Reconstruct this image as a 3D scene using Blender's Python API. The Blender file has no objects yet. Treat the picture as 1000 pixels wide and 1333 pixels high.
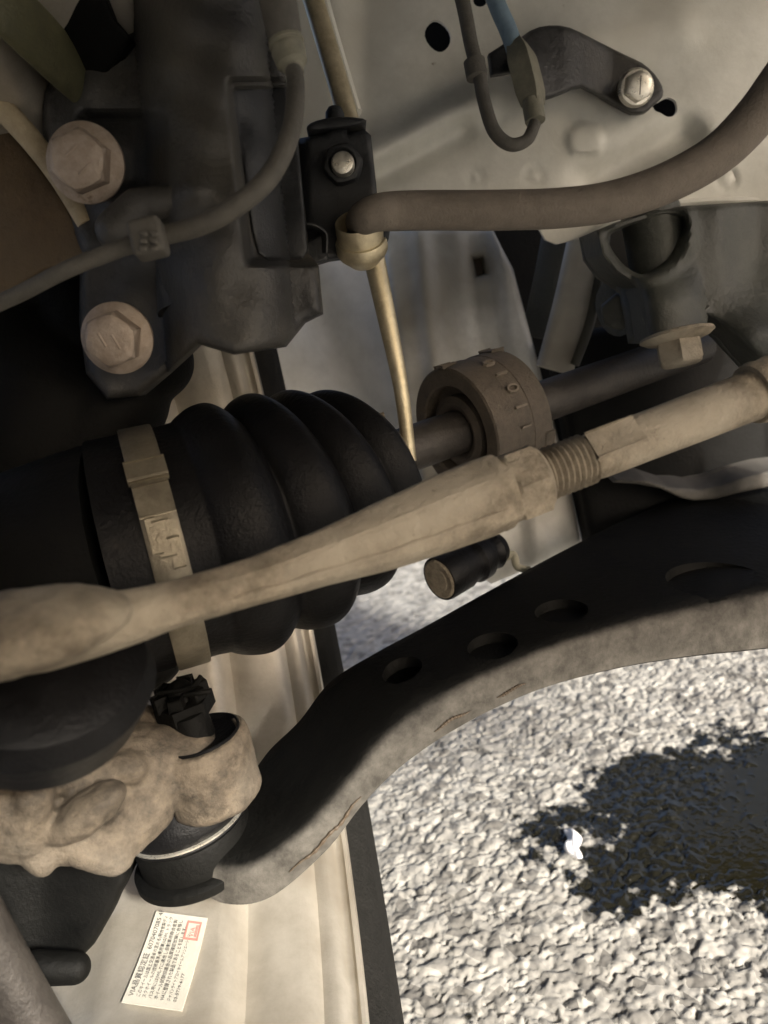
import bpy, bmesh, math, random
import numpy as np
from mathutils import Vector, Matrix, noise as mnoise
from mathutils.geometry import delaunay_2d_cdt
random.seed(7); rng = np.random.default_rng(7)
S = bpy.context.scene
COL = S.collection

# ------------------------------------------------------------------ camera
PITCH, ROLL, CAMZ, FPX = math.radians(13), math.radians(11), 0.35, 1007.0
cam_data = bpy.data.cameras.new('camera')
cam = bpy.data.objects.new('camera', cam_data); COL.objects.link(cam)
M_CAM = Matrix.Translation((0, 0, CAMZ)) @ Matrix.Rotation(math.pi/2 - PITCH, 4, 'X') @ Matrix.Rotation(-ROLL, 4, 'Z')
cam.matrix_world = M_CAM
cam_data.sensor_fit = 'VERTICAL'; cam_data.sensor_height = 36; cam_data.sensor_width = 27
cam_data.lens = FPX/1333*36
cam_data.clip_start = 0.005; cam_data.clip_end = 500
cam_data.dof.use_dof = True; cam_data.dof.focus_distance = 0.33; cam_data.dof.aperture_fstop = 11
S.camera = cam

# ------------------------------------------------------------------ light
SUN_EL, SUN_AZ = math.radians(26), math.radians(145)   # azimuth of the sun measured from +Y towards +X
world = bpy.data.worlds.new('World'); S.world = world; world.use_nodes = True
wn = world.node_tree; wn.nodes.clear()
sky = wn.nodes.new('ShaderNodeTexSky'); sky.sky_type = 'NISHITA'; sky.sun_disc = False
sky.sun_elevation = SUN_EL; sky.sun_rotation = SUN_AZ; sky.dust_density = 7.0; sky.air_density = .6; sky.ozone_density = .3
bg = wn.nodes.new('ShaderNodeBackground'); bg.inputs['Strength'].default_value = 0.055
wo = wn.nodes.new('ShaderNodeOutputWorld')
wn.links.new(sky.outputs[0], bg.inputs[0]); wn.links.new(bg.outputs[0], wo.inputs[0])
sd = bpy.data.lights.new('sun', 'SUN'); sd.energy = 2.0; sd.angle = math.radians(6); sd.color = (1.0, .95, .86)
sun = bpy.data.objects.new('sun', sd); COL.objects.link(sun)
sdir = Vector((math.sin(SUN_AZ)*math.cos(SUN_EL), math.cos(SUN_AZ)*math.cos(SUN_EL), math.sin(SUN_EL)))
sun.rotation_euler = sdir.to_track_quat('Z', 'Y').to_euler()
S.view_settings.view_transform = 'Standard'; S.view_settings.look = 'None'
S.view_settings.gamma = 1; S.view_settings.exposure = 2.25; S.view_settings.use_curve_mapping = False

# ------------------------------------------------------------------ coordinates
CX = M_CAM.to_3x3() @ Vector((1, 0, 0)); CY = M_CAM.to_3x3() @ Vector((0, 1, 0)); CF = M_CAM.to_3x3() @ Vector((0, 0, -1))
CAMP = Vector((0, 0, CAMZ))
def ray(px, py): return CX*((px-500)/FPX) + CY*((666.5-py)/FPX) + CF
def V(px, py, d): return CAMP + ray(px, py)*d
def onz(px, py, z):
    r = ray(px, py); return CAMP + r*((z-CAMZ)/r.z)

# ------------------------------------------------------------------ materials
def nt(name):
    m = bpy.data.materials.new(name); m.use_nodes = True
    t = m.node_tree; t.nodes.clear(); return m, t, t.nodes, t.links
def mat(name, c1, c2=None, rough=.6, metal=0., scale=60, bump=.15, bscale=400, spots=None, spot_scale=90, spot_lo=.62, rvar=.15, spec=.5, litn=None, big=None):
    """two-tone noise colour, optional specks, fine grain bump; litn=(colour, direction, lo, hi): light painted on faces turned that way, with dusty mottling"""
    m, t, N, L = nt(name)
    out = N.new('ShaderNodeOutputMaterial'); b = N.new('ShaderNodeBsdfPrincipled'); L.new(b.outputs[0], out.inputs[0])
    b.inputs['Metallic'].default_value = metal; b.inputs['Specular IOR Level'].default_value = spec
    tc = N.new('ShaderNodeTexCoord')
    n1 = N.new('ShaderNodeTexNoise'); n1.inputs['Scale'].default_value = scale*2.2; n1.inputs['Detail'].default_value = 9; n1.inputs['Roughness'].default_value = .72
    L.new(tc.outputs['Object'], n1.inputs['Vector'])
    c2 = c2 or tuple(x*.7 for x in c1)
    rp = N.new('ShaderNodeValToRGB'); rp.color_ramp.elements[0].position = .36; rp.color_ramp.elements[1].position = .62
    rp.color_ramp.elements[0].color = (*c2, 1); rp.color_ramp.elements[1].color = (*c1, 1)
    L.new(n1.outputs[0], rp.inputs[0]); col = rp.outputs[0]
    if big:
        nb = N.new('ShaderNodeTexNoise'); nb.inputs['Scale'].default_value = big[1]; nb.inputs['Detail'].default_value = 4
        L.new(tc.outputs['Object'], nb.inputs['Vector'])
        rb = N.new('ShaderNodeMapRange'); rb.inputs[1].default_value = .48; rb.inputs[2].default_value = .66; L.new(nb.outputs[0], rb.inputs[0])
        mb = N.new('ShaderNodeMix'); mb.data_type = 'RGBA'; mb.inputs[7].default_value = (*big[0], 1)
        L.new(rb.outputs[0], mb.inputs[0]); L.new(col, mb.inputs[6]); col = mb.outputs[2]
    if spots:
        n2 = N.new('ShaderNodeTexNoise'); n2.inputs['Scale'].default_value = spot_scale; n2.inputs['Detail'].default_value = 6; n2.inputs['Roughness'].default_value = .7
        L.new(tc.outputs['Object'], n2.inputs['Vector'])
        r2 = N.new('ShaderNodeMapRange'); r2.inputs[1].default_value = spot_lo; r2.inputs[2].default_value = spot_lo+.08; L.new(n2.outputs[0], r2.inputs[0])
        mx = N.new('ShaderNodeMix'); mx.data_type = 'RGBA'; mx.inputs[7].default_value = (*spots, 1)
        L.new(r2.outputs[0], mx.inputs[0]); L.new(col, mx.inputs[6]); col = mx.outputs[2]
    if litn:
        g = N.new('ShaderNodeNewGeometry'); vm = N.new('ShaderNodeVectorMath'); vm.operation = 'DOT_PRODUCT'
        vm.inputs[1].default_value = Vector(litn[1]).normalized(); L.new(g.outputs['Normal'], vm.inputs[0])
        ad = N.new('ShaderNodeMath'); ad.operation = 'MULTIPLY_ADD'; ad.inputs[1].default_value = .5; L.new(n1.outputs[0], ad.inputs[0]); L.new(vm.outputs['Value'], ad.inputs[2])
        mr = N.new('ShaderNodeMapRange'); mr.interpolation_type = 'SMOOTHSTEP'; mr.inputs[1].default_value = litn[2]; mr.inputs[2].default_value = litn[3]; L.new(ad.outputs[0], mr.inputs[0])
        md = N.new('ShaderNodeMix'); md.data_type = 'RGBA'; md.inputs[7].default_value = (*litn[0], 1)
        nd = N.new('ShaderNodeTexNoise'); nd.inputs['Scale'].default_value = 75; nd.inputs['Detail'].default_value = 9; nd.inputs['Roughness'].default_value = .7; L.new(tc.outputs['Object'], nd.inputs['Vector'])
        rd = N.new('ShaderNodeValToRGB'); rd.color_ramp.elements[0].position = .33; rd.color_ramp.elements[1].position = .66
        rd.color_ramp.elements[0].color = (*[q*.42 for q in litn[0]], 1); rd.color_ramp.elements[1].color = (*[q*1.2 for q in litn[0]], 1)
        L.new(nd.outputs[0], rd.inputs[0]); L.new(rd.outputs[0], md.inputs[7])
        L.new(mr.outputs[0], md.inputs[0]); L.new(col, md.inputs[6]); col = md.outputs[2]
    L.new(col, b.inputs['Base Color'])
    rr = N.new('ShaderNodeMapRange'); rr.inputs[3].default_value = max(.04, rough-rvar); rr.inputs[4].default_value = min(1, rough+rvar)
    L.new(n1.outputs[0], rr.inputs[0]); L.new(rr.outputs[0], b.inputs['Roughness'])
    if bump:
        n3 = N.new('ShaderNodeTexNoise'); n3.inputs['Scale'].default_value = bscale; n3.inputs['Detail'].default_value = 8; n3.inputs['Roughness'].default_value = .65; L.new(tc.outputs['Object'], n3.inputs['Vector'])
        bp = N.new('ShaderNodeBump'); bp.inputs['Strength'].default_value = min(1, bump*2.2); bp.inputs['Distance'].default_value = .0012
        L.new(n3.outputs[0], bp.inputs['Height']); L.new(bp.outputs[0], b.inputs['Normal'])
    return m
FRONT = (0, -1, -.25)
MT = dict(
    white=mat('dusty_white_paint', (.74, .735, .68), (.61, .605, .55), .5, 0, 14, .08, 300, spots=(.22, .185, .135), spot_scale=110, spot_lo=.685, big=((.58, .56, .49), 9)),
    rail=mat('dull_grey_paint', (.68, .665, .615), (.53, .515, .465), .5, 0, 22, .12, 260, spots=(.7, .68, .62), spot_scale=120, spot_lo=.70, big=((.28, .26, .22), 9)),
    splash=mat('pale_panel_paint', (.70, .69, .65), (.56, .55, .51), .55, 0, 10, .06, 200),
    strut=mat('black_painted_steel', (.042, .042, .044), (.020, .020, .020), .42, .0, 30, .25, 420, spots=(.085, .078, .066), spot_scale=70, spot_lo=.64, big=((.062, .057, .047), 13)),
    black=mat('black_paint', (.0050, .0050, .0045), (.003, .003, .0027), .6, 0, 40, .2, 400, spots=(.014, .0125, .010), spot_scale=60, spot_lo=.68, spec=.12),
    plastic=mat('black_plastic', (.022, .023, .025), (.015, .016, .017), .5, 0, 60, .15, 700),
    rubber=mat('black_rubber', (.0055, .0055, .006), (.003, .003, .0033), .42, 0, 50, .2, 500, spots=(.016, .014, .012), spot_scale=55, spot_lo=.66, spec=.16),
    hose=mat('brown_grey_rubber', (.200, .172, .142), (.150, .128, .104), .75, 0, 60, .3, 900),
    cable=mat('grey_rubber', (.105, .098, .085), (.075, .070, .060), .7, 0, 80, .2, 900),
    tan=mat('dusty_tan_steel', (.275, .236, .176), (.115, .094, .066), .7, .1, 55, .45, 420, spots=(.10, .075, .05), spot_scale=170, spot_lo=.65, big=((.32, .284, .222), 22)),
    cast=mat('dusty_cast_iron', (.140, .112, .080), (.036, .028, .019), .75, .0, 40, .8, 300, spots=(.05, .038, .025), spot_scale=60, spot_lo=.60, big=((.175, .150, .117), 16)),
    boltm=mat('dull_zinc_bolt', (.42, .35, .29), (.30, .24, .19), .5, .45, 70, .2, 600, spots=(.16, .11, .07), spot_scale=120, spot_lo=.63),
    bright=mat('bright_zinc', (.75, .72, .64), (.55, .52, .45), .3, .8, 120, .1, 700),
    brass=mat('yellow_zinc', (.68, .60, .42), (.48, .41, .27), .38, .65, 60, .12, 600),
    shaft=mat('dark_steel_shaft', (.060, .053, .046), (.038, .033, .029), .5, .35, 50, .2, 500),
    damper=mat('brown_rubber_damper', (.105, .085, .064), (.068, .055, .041), .75, 0, 60, .35, 700, spots=(.17, .14, .105), spot_scale=90, spot_lo=.66),
    damp_pale=mat('pale_rubber_lettering', (.19, .158, .122), (.14, .115, .088), .75, 0, 60, .3, 700),  # lettering tone paler than the ring
    damp_in=mat('dark_rubber_inner', (.085, .068, .052), (.055, .045, .035), .75, 0, 60, .3, 700),
    alloy=mat('silver_alloy', (.52, .485, .42), (.42, .385, .325), .36, .55, 20, .1, 500, spots=(.40, .35, .27), spot_scale=160, spot_lo=.72, big=((.33, .295, .24), 18)),
    tyre=mat('tyre_rubber', (.014, .0135, .0125), (.009, .009, .008), .85, 0, 60, .4, 500, spec=.12),
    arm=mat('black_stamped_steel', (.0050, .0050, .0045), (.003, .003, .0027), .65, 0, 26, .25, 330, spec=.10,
            litn=((.100, .094, .083), FRONT, .62, 1.2)),  # lit front flange painted lighter than the shaded top, with dusty mottling
    cross=mat('dark_green_grey_steel', (.058, .061, .052), (.030, .032, .028), .55, 0, 18, .3, 300, spots=(.15, .14, .11), spot_scale=60, spot_lo=.67, big=((.085, .082, .068), 9)),
    band=mat('stainless_band', (.22, .195, .145), (.14, .122, .09), .42, .6, 40, .15, 500),
    olive=mat('olive_shield', (.095, .090, .045), (.055, .053, .028), .6, 0, 30, .2, 500),
    blue=mat('blue_grey_wire', (.18, .26, .33), (.13, .19, .25), .6, 0, 60, .1, 700),
    plug=mat('grey_green_plug', (.22, .21, .16), (.15, .145, .11), .6, 0, 70, .15, 600),
    brown=mat('brown_dirty_alloy', (.075, .054, .034), (.045, .033, .021), .6, .1, 20, .2, 300),
    shade_brown=mat('brown_shade_plate', (.125, .084, .042), (.070, .046, .023), .7, 0, 20, .25, 300, big=((.10, .075, .045), 12)),
    lit_pale=mat('pale_lit_ridge', (.46, .385, .26), (.30, .24, .15), .6, 0, 30, .2, 300, spots=(.12, .09, .05), spot_scale=90, spot_lo=.64),
    sticker=mat('aged_label_film', (.50, .485, .43), (.43, .415, .36), .4, 0, 30, .05, 500),
    ink=mat('dark_ink', (.06, .06, .06), (.05, .05, .05), .6, 0, 30, 0),
    red=mat('red_ink', (.52, .22, .18), (.46, .18, .15), .6, 0, 30, 0),
    glint=mat('wet_white_glint', (.8, .8, .82), (.7, .7, .72), .2, 0, 90, .3, 500),
)

# ------------------------------------------------------------------ object helpers
def link(name, me, m, parent=None):
    o = bpy.data.objects.new(name, me); COL.objects.link(o)
    if m is not None:
        me.materials.clear(); me.materials.append(m)
    if parent is not None:
        o.parent = parent; o.matrix_parent_inverse = root_matrix(parent).inverted()
    return o
def root_matrix(p):
    m = p.matrix_basis.copy()
    return m if p.parent is None else root_matrix(p.parent) @ p.matrix_parent_inverse @ m
def thing(name, loc, label, cat, group=None):
    o = bpy.data.objects.new(name, None); COL.objects.link(o); o.location = loc
    o.empty_display_size = .02
    return tag(o, label, cat, group)
def tag(o, label, cat, group=None, kind=None):
    o['label'] = label; o['category'] = cat
    if group: o['group'] = group
    if kind: o['kind'] = kind
    return o
def mesh(verts, faces, sharp=40):
    me = bpy.data.meshes.new('mesh'); me.from_pydata([tuple(v) for v in verts], [], faces); me.validate()
    bm = bmesh.new(); bm.from_mesh(me); bmesh.ops.recalc_face_normals(bm, faces=bm.faces); bm.to_mesh(me); bm.free()
    me.polygons.foreach_set('use_smooth', [True]*len(me.polygons))
    if sharp: me.set_sharp_from_angle(angle=math.radians(sharp))
    me.update(); return me
def frame(ax, hint=Vector((0, 0, 1))):
    ax = Vector(ax).normalized()
    e1 = hint - ax*hint.dot(ax)
    if e1.length < 1e-4: e1 = Vector((0, 1, 0)) - ax*ax.y
    e1.normalize(); return ax, e1, ax.cross(e1)
def catmull(P, n):
    P = [Vector(p) for p in P]
    if len(P) == 2: return [P[0].lerp(P[1], i/(n-1)) for i in range(n)], [i/(n-1) for i in range(n)]
    Q = [P[0]*2-P[1]] + P + [P[-1]*2-P[-2]]; out = []; us = []
    segs = len(P)-1
    for i in range(n):
        u = i/(n-1)*segs; k = min(int(u), segs-1); t = u-k
        a, b, c, d = Q[k:k+4]
        out.append(.5*((2*b)+(c-a)*t+(2*a-5*b+4*c-d)*t*t+(3*b-a-3*c+d)*t**3)); us.append(u/segs)
    return out, us
def sweep(P, R, n=60, seg=20, rf=None, sharp=40, caps=True, flat=None):
    """tube through points P; R: one radius or one per point; rf(u, angle) scales; flat=(kx,ky) squashes the section"""
    pts, us = catmull(P, n)
    if not isinstance(R, (list, tuple)): R = [R]*len(P)
    xs = np.linspace(0, 1, len(R)); rad = np.interp(us, xs, R)
    vs = []; fs = []; prev = None
    for i, p in enumerate(pts):
        t = (pts[min(i+1, n-1)]-pts[max(i-1, 0)]).normalized()
        if prev is None: _, e1, e2 = frame(t)
        else:
            e1 = (prev - t*prev.dot(t)).normalized(); e2 = t.cross(e1)
        prev = e1
        for k in range(seg):
            a = 2*math.pi*k/seg; r = rad[i]*(rf(us[i], a) if rf else 1)
            kx, ky = flat or (1, 1)
            vs.append(p + e1*math.cos(a)*r*kx + e2*math.sin(a)*r*ky)
    for i in range(n-1):
        for k in range(seg):
            fs.append((i*seg+k, i*seg+(k+1) % seg, (i+1)*seg+(k+1) % seg, (i+1)*seg+k))
    if caps:
        fs.append(tuple(range(seg))[::-1]); fs.append(tuple(range((n-1)*seg, n*seg)))
    return mesh(vs, fs, sharp)
def lathe(O, ax, prof, seg=48, rf=None, sharp=35, hint=Vector((0, 0, 1)), arc=None, closed=False):
    O = Vector(O); ax, e1, e2 = frame(ax, hint); vs = []; fs = []
    full = arc is None; a0, a1 = arc or (0, 2*math.pi)
    ns = seg if full else seg+1
    for (t, r) in prof:
        for k in range(ns):
            a = a0+(a1-a0)*k/seg; rr = max(r, 1e-5)*(rf(t, a) if rf else 1)
            vs.append(O + ax*t + e1*math.cos(a)*rr + e2*math.sin(a)*rr)
    m = len(prof)
    for i in range(m if closed else m-1):
        j = (i+1) % m
        for k in range(seg):
            k2 = (k+1) % ns
            fs.append((i*ns+k, i*ns+k2, j*ns+k2, j*ns+k))
    if not closed and full:
        fs.append(tuple(range(ns))[::-1]); fs.append(tuple(range((m-1)*ns, m*ns)))
    return mesh(vs, fs, sharp)
def hexr(t, a):   # radius factor of a hexagon of unit across-corner radius
    k = (a % (math.pi/3)) - math.pi/6
    return math.cos(math.pi/6)/math.cos(k)
def hexhead(O, ax, r, h, hint, dome=.0008):
    c = min(r*.2, h*.35)
    return lathe(O, ax, [(0, r), (h-c, r), (h-c*.35, r*.93), (h, r*.80), (h+dome*.4, r*.55), (h+dome*.4, .0001)], 60, rf=lambda t, a: hexr(t, a) if t < h-c*.5 else (hexr(t, a)*.35+.65*.93 if t < h-1e-6 else .93), hint=hint, sharp=25)
def smooth_poly(pts, k=4):
    n = len(pts); out = []
    for i in range(n):
        a, b, c, d = (np.array(pts[(i+j-1) % n], float) for j in range(4))
        for s in range(k):
            t = s/k; out.append(tuple(.5*((2*b)+(c-a)*t+(2*a-5*b+4*c-d)*t*t+(3*b-a-3*c+d)*t**3)))
    return out
def densify(pts, step):
    out = []; n = len(pts)
    for i in range(n):
        a = np.array(pts[i], float); b = np.array(pts[(i+1) % n], float)
        m = max(1, int(np.hypot(*(b-a))/step))
        for s in range(m): out.append(tuple(a+(b-a)*s/m))
    return out
def edge_dist(p, poly):
    P = np.asarray(p, float)[:, None, :]; A = np.asarray(poly, float)[None]; B = np.roll(np.asarray(poly, float), -1, 0)[None]
    ab = B-A; t = np.clip(((P-A)*ab).sum(-1)/np.maximum((ab*ab).sum(-1), 1e-12), 0, 1)
    return np.sqrt((((A+ab*t[..., None])-P)**2).sum(-1)).min(1)
def inside(p, poly):
    p = np.asarray(p, float); x, y = p[:, 0], p[:, 1]; r = np.zeros(len(p), bool); n = len(poly)
    for i in range(n):
        x1, y1 = poly[i]; x2, y2 = poly[(i+1) % n]
        if y1 == y2: continue
        c = ((y1 > y) != (y2 > y)) & (x < (x2-x1)*(y-y1)/(y2-y1)+x1); r ^= c
    return r
def relief(outline, dfn, thick=(0, .004, 0), step=8, holes=(), rnd=0, rpx=8, sharp=40, smooth=0):
    """pressed or cast body: outline and holes in picture units, dfn gives each point its own distance; thick is its real thickness"""
    if smooth: outline = smooth_poly(outline, smooth)
    ol = densify(outline, step); hs = [densify(h, step*.6) for h in holes]
    xs = np.arange(min(p[0] for p in ol)+step*.5, max(p[0] for p in ol), step); ys = np.arange(min(p[1] for p in ol)+step*.5, max(p[1] for p in ol), step)
    g = np.array([(x+((j % 2)-.5)*step*.5, y) for j, y in enumerate(ys) for x in xs])
    loops = [ol]+hs
    if len(g):
        ok = inside(g, ol)
        for h in hs: ok &= ~inside(g, h)
        dm = np.min([edge_dist(g, l) for l in loops], 0)
        g = g[ok & (dm > step*.45)]
    ins = []
    if rnd:
        for l in loops:
            P_ = np.array(l); T_ = np.roll(P_, -1, 0)-np.roll(P_, 1, 0); Nn = np.stack([-T_[:, 1], T_[:, 0]], -1); Nn /= np.maximum(np.hypot(Nn[:, 0], Nn[:, 1]), 1e-9)[:, None]
            for k_ in (.12, .32, .62, 1.0):
                for sg in (1, -1):
                    Q_ = P_+Nn*sg*rpx*k_; ok = inside(Q_, ol)
                    for h in hs: ok &= ~inside(Q_, h)
                    dm = np.min([edge_dist(Q_, q) for q in loops], 0); ok &= dm > rpx*k_*.93
                    ins += [tuple(q) for q in Q_[ok]]
        if len(g):
            dm = np.min([edge_dist(g, l) for l in loops], 0); g = g[dm > rpx+step*.5]
    pts = []; edges = []
    for l in loops:
        s = len(pts); pts += list(l); edges += [(s+i, s+(i+1) % len(l)) for i in range(len(l))]
    nb = len(pts); pts += ins; pts += [tuple(p) for p in g]
    r = delaunay_2d_cdt([Vector((p[0], p[1])) for p in pts], edges, [], 2, 1e-5)
    v2 = np.array([(v.x, v.y) for v in r[0]]); faces = [tuple(f) for f in r[2]]
    cen = np.array([v2[list(f)].mean(0) for f in faces])
    ok = inside(cen, ol)
    for h in hs: ok &= ~inside(cen, h)
    faces = [f for f, k in zip(faces, ok) if k]
    d = np.array([dfn(x, y) for x, y in v2], float)
    if rnd:
        e = np.min([edge_dist(v2, l) for l in loops], 0); tt = np.clip(1-e/rpx, 0, 1)
        d = d + rnd*(1-np.sqrt(np.maximum(0, 1-tt**2)))
    th = Vector(thick)
    F = [V(x, y, q) for (x, y), q in zip(v2, d)]; n = len(F)
    B = [p+th for p in F]
    cnt = {}
    for f in faces:
        for i in range(len(f)):
            a, b = f[i], f[(i+1) % len(f)]; cnt.setdefault((min(a, b), max(a, b)), []).append((a, b))
    fs = list(faces)+[tuple(i+n for i in f[::-1]) for f in faces]
    for k, l in cnt.items():
        if len(l) == 1: a, b = l[0]; fs.append((b, a, a+n, b+n))
    return mesh(F+B, fs, sharp)
def blend(parts, voxel=.0016, it=8, rough=0, rs=120):
    """one casting grown from several closed shapes: voxel-merged and smoothed"""
    bm = bmesh.new()
    for me in parts: bm.from_mesh(me); bpy.data.meshes.remove(me)
    me = bpy.data.meshes.new('m'); bm.to_mesh(me); bm.free()
    o = bpy.data.objects.new('tmp', me); COL.objects.link(o)
    r = o.modifiers.new('r', 'REMESH'); r.mode = 'VOXEL'; r.voxel_size = voxel; r.use_smooth_shade = True
    s = o.modifiers.new('s', 'SMOOTH'); s.iterations = it; s.factor = .5
    dg = bpy.context.evaluated_depsgraph_get(); out = bpy.data.meshes.new_from_object(o.evaluated_get(dg))
    bpy.data.objects.remove(o); out.polygons.foreach_set('use_smooth', [True]*len(out.polygons))
    if rough:
        ns = [v.normal.copy() for v in out.vertices]
        for v, n_ in zip(out.vertices, ns): v.co += n_*rough*(mnoise.fractal(v.co*rs, 1.0, 2.0, 4)+.6*mnoise.noise(v.co*rs*.35))
        out.update()
    return out
def capsule(a, b, r1, r2, seg=24):
    a, b = Vector(a), Vector(b); ax = (b-a).normalized(); L = (b-a).length; pr = []
    for i in range(8): q = math.pi/2*(1-i/7); pr.append((-r1*math.sin(q), r1*math.cos(q)))
    for i in range(8): q = math.pi/2*i/7; pr.append((L+r2*math.sin(q), r2*math.cos(q)))
    return lathe(a, ax, pr, seg, sharp=0)
def ellipsoid(c, r, rot=None, seg=24):
    me = lathe((0, 0, 0), (0, 0, 1), [(-math.cos(math.pi*i/14), math.sin(math.pi*i/14)) for i in range(15)], seg, sharp=0)
    M = Matrix.Translation(Vector(c)) @ (rot.to_4x4() if rot else Matrix.Identity(4)) @ Matrix.Diagonal((*r, 1)); me.transform(M); return me
def boxm(c, ax, size, hint=Vector((0, 0, 1)), bev=.0006, seg=2):
    """bevelled block: size along (ax, hint, third)"""
    a, e1, e2 = frame(ax, Vector(hint)); bm = bmesh.new(); bmesh.ops.create_cube(bm, size=1)
    M = Matrix((a*size[0], e1*size[1], e2*size[2])).transposed()
    for v in bm.verts: v.co = Vector(c) + M @ v.co
    if bev: bmesh.ops.bevel(bm, geom=list(bm.edges), offset=bev, segments=seg, affect='EDGES', profile=.5)
    me = bpy.data.meshes.new('m'); bm.to_mesh(me); bm.free(); me.polygons.foreach_set('use_smooth', [True]*len(me.polygons)); me.set_sharp_from_angle(angle=math.radians(40)); return me
def text_mesh(s, size, fn, ext=.02):
    cu = bpy.data.curves.new('t', 'FONT'); cu.body = s; cu.size = size; cu.resolution_u = 2; cu.extrude = 0
    o = bpy.data.objects.new('t', cu); COL.objects.link(o)
    dg = bpy.context.evaluated_depsgraph_get(); me = bpy.data.meshes.new_from_object(o.evaluated_get(dg)); bpy.data.objects.remove(o)
    bm = bmesh.new(); bm.from_mesh(me); bmesh.ops.triangulate(bm, faces=bm.faces)
    if ext:
        r = bmesh.ops.extrude_face_region(bm, geom=list(bm.faces))
        for v in r['geom']:
            if isinstance(v, bmesh.types.BMVert): v.co.z += ext
    w = max((v.co.x for v in bm.verts), default=0)
    for v in bm.verts: v.co = fn(v.co.x, v.co.y, v.co.z)
    bmesh.ops.recalc_face_normals(bm, faces=bm.faces)
    bm.to_mesh(me); bm.free(); return me
def G(x, c, w): return math.exp(-((x-c)/w)**2)
def segd(x, y, a, b):
    ax, ay = a; bx, by = b; dx, dy = bx-ax, by-ay; t = ((x-ax)*dx+(y-ay)*dy)/(dx*dx+dy*dy); tt = min(1, max(0, t))
    return math.hypot(x-ax-dx*tt, y-ay-dy*tt), t
def sst(a, b, x):
    t = min(1, max(0, (x-a)/(b-a))); return t*t*(3-2*t)

# ================================================================== SETTING: ground
def hsh(i, j, k, seed):
    v = np.sin(i*127.1+j*311.7+k*74.7+seed*13.3)*43758.5453; return v-np.floor(v)
def stone_field(X, Y, cell, seed, top, dome, rot):
    """height of close-set stones: the highest of the rounded, tilted, chipped stones round each point"""
    c_, s_ = math.cos(rot), math.sin(rot); X, Y = X*c_-Y*s_, X*s_+Y*c_
    H = np.full(X.shape, -1e3); ix = np.floor(X/cell).astype(int); iy = np.floor(Y/cell).astype(int)
    for dx in (-1, 0, 1):
        for dy in (-1, 0, 1):
            i = ix+dx; j = iy+dy; h = lambda k: hsh(i, j, k, seed)
            u = X-(i+h(1))*cell; v = Y-(j+h(2))*cell; an = h(3)*6.283; el = .7+.5*h(4)
            uu = (u*np.cos(an)+v*np.sin(an))/el; vv = (-u*np.sin(an)+v*np.cos(an))*el
            ang = np.arctan2(vv, uu); lob = 1+.16*np.cos(3*ang+h(9)*6.28)+.10*np.cos(5*ang+h(10)*6.28)
            r = np.hypot(uu, vv)/(cell*(.42+.34*h(5))*lob)
            t = top*h(6)**1.2 + (u*(h(7)-.5)+v*(h(8)-.5))*.55
            H = np.maximum(H, t - dome*r**3.2)
    return H
def vnoise(X, Y, f, seed):
    x = X*f; y = Y*f; i = np.floor(x).astype(int); j = np.floor(y).astype(int); a = x-i; b = y-j; a = a*a*(3-2*a); b = b*b*(3-2*b)
    return (hsh(i, j, 0, seed)*(1-a)+hsh(i+1, j, 0, seed)*a)*(1-b)+(hsh(i, j+1, 0, seed)*(1-a)+hsh(i+1, j+1, 0, seed)*a)*b-.5
def puddle_mask(X, Y):
    c = PUD_C; u = (X-c.x)/PUD_R[0]; v = (Y-c.y)/PUD_R[1]
    w = .10*np.sin(X*61+Y*23)+.09*np.sin(X*37-Y*71+1)+.05*np.sin(X*190+Y*140)+.04*np.sin(X*260-Y*310)
    return np.clip((1.04+w-np.sqrt(u*u+v*v))*3, 0, 1.6)
PUD_C = onz(985, 1055, 0); PUD_R = (.150, .096)
def grid_mesh(x0, x1, y0, y1, st, drop):
    nx = int((x1-x0)/st)+1; ny = int((y1-y0)/st)+1
    X, Y = np.meshgrid(np.linspace(x0, x1, nx), np.linspace(y0, y1, ny))
    wx = X+.0045*vnoise(X, Y, 160, 5)+.002*vnoise(X, Y, 420, 6); wy = Y+.0045*vnoise(X, Y, 160, 7)+.002*vnoise(X, Y, 420, 8)
    a = stone_field(wx, wy, .0088, 1, .0036, .0034, .43); b = stone_field(wx, wy, .0050, 2, .0034, .0026, 1.07); c = stone_field(wx, wy, .0030, 3, .0026, .0018, .78)-.0003
    Z = np.maximum(np.maximum(a, b), np.maximum(c, -.0026))
    Z = Z+.0009*vnoise(X, Y, 330, 11)+.0006*vnoise(X, Y, 700, 12)
    Z = Z*.66
    Z += .0018*np.sin(X*9+Y*4)+.0012*np.sin(Y*17-X*6)
    wet = puddle_mask(X, Y); Z = Z - wet*.0008
    if drop:
        e = np.minimum(np.minimum(X-x0, x1-X), np.minimum(Y-y0, y1-Y)); Z -= .013*np.clip(1-e/.03, 0, 1)
    V3 = np.stack([X, Y, Z], -1).reshape(-1, 3)
    idx = np.arange(nx*ny).reshape(ny, nx)
    q = np.stack([idx[:-1, :-1], idx[:-1, 1:], idx[1:, 1:], idx[1:, :-1]], -1).reshape(-1, 4)
    me = bpy.data.meshes.new('g'); me.vertices.add(len(V3)); me.vertices.foreach_set('co', V3.ravel())
    me.loops.add(q.size); me.loops.foreach_set('vertex_index', q.ravel().astype(np.int32))
    me.polygons.add(len(q)); me.polygons.foreach_set('loop_start', np.arange(0, q.size, 4, dtype=np.int32)); me.polygons.foreach_set('loop_total', np.full(len(q), 4, np.int32))
    me.update(calc_edges=True); me.polygons.foreach_set('use_smooth', [True]*len(me.polygons))
    at = me.attributes.new('wet', 'FLOAT', 'POINT'); at.data.foreach_set('value', wet.ravel().astype(np.float32))
    return me
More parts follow.
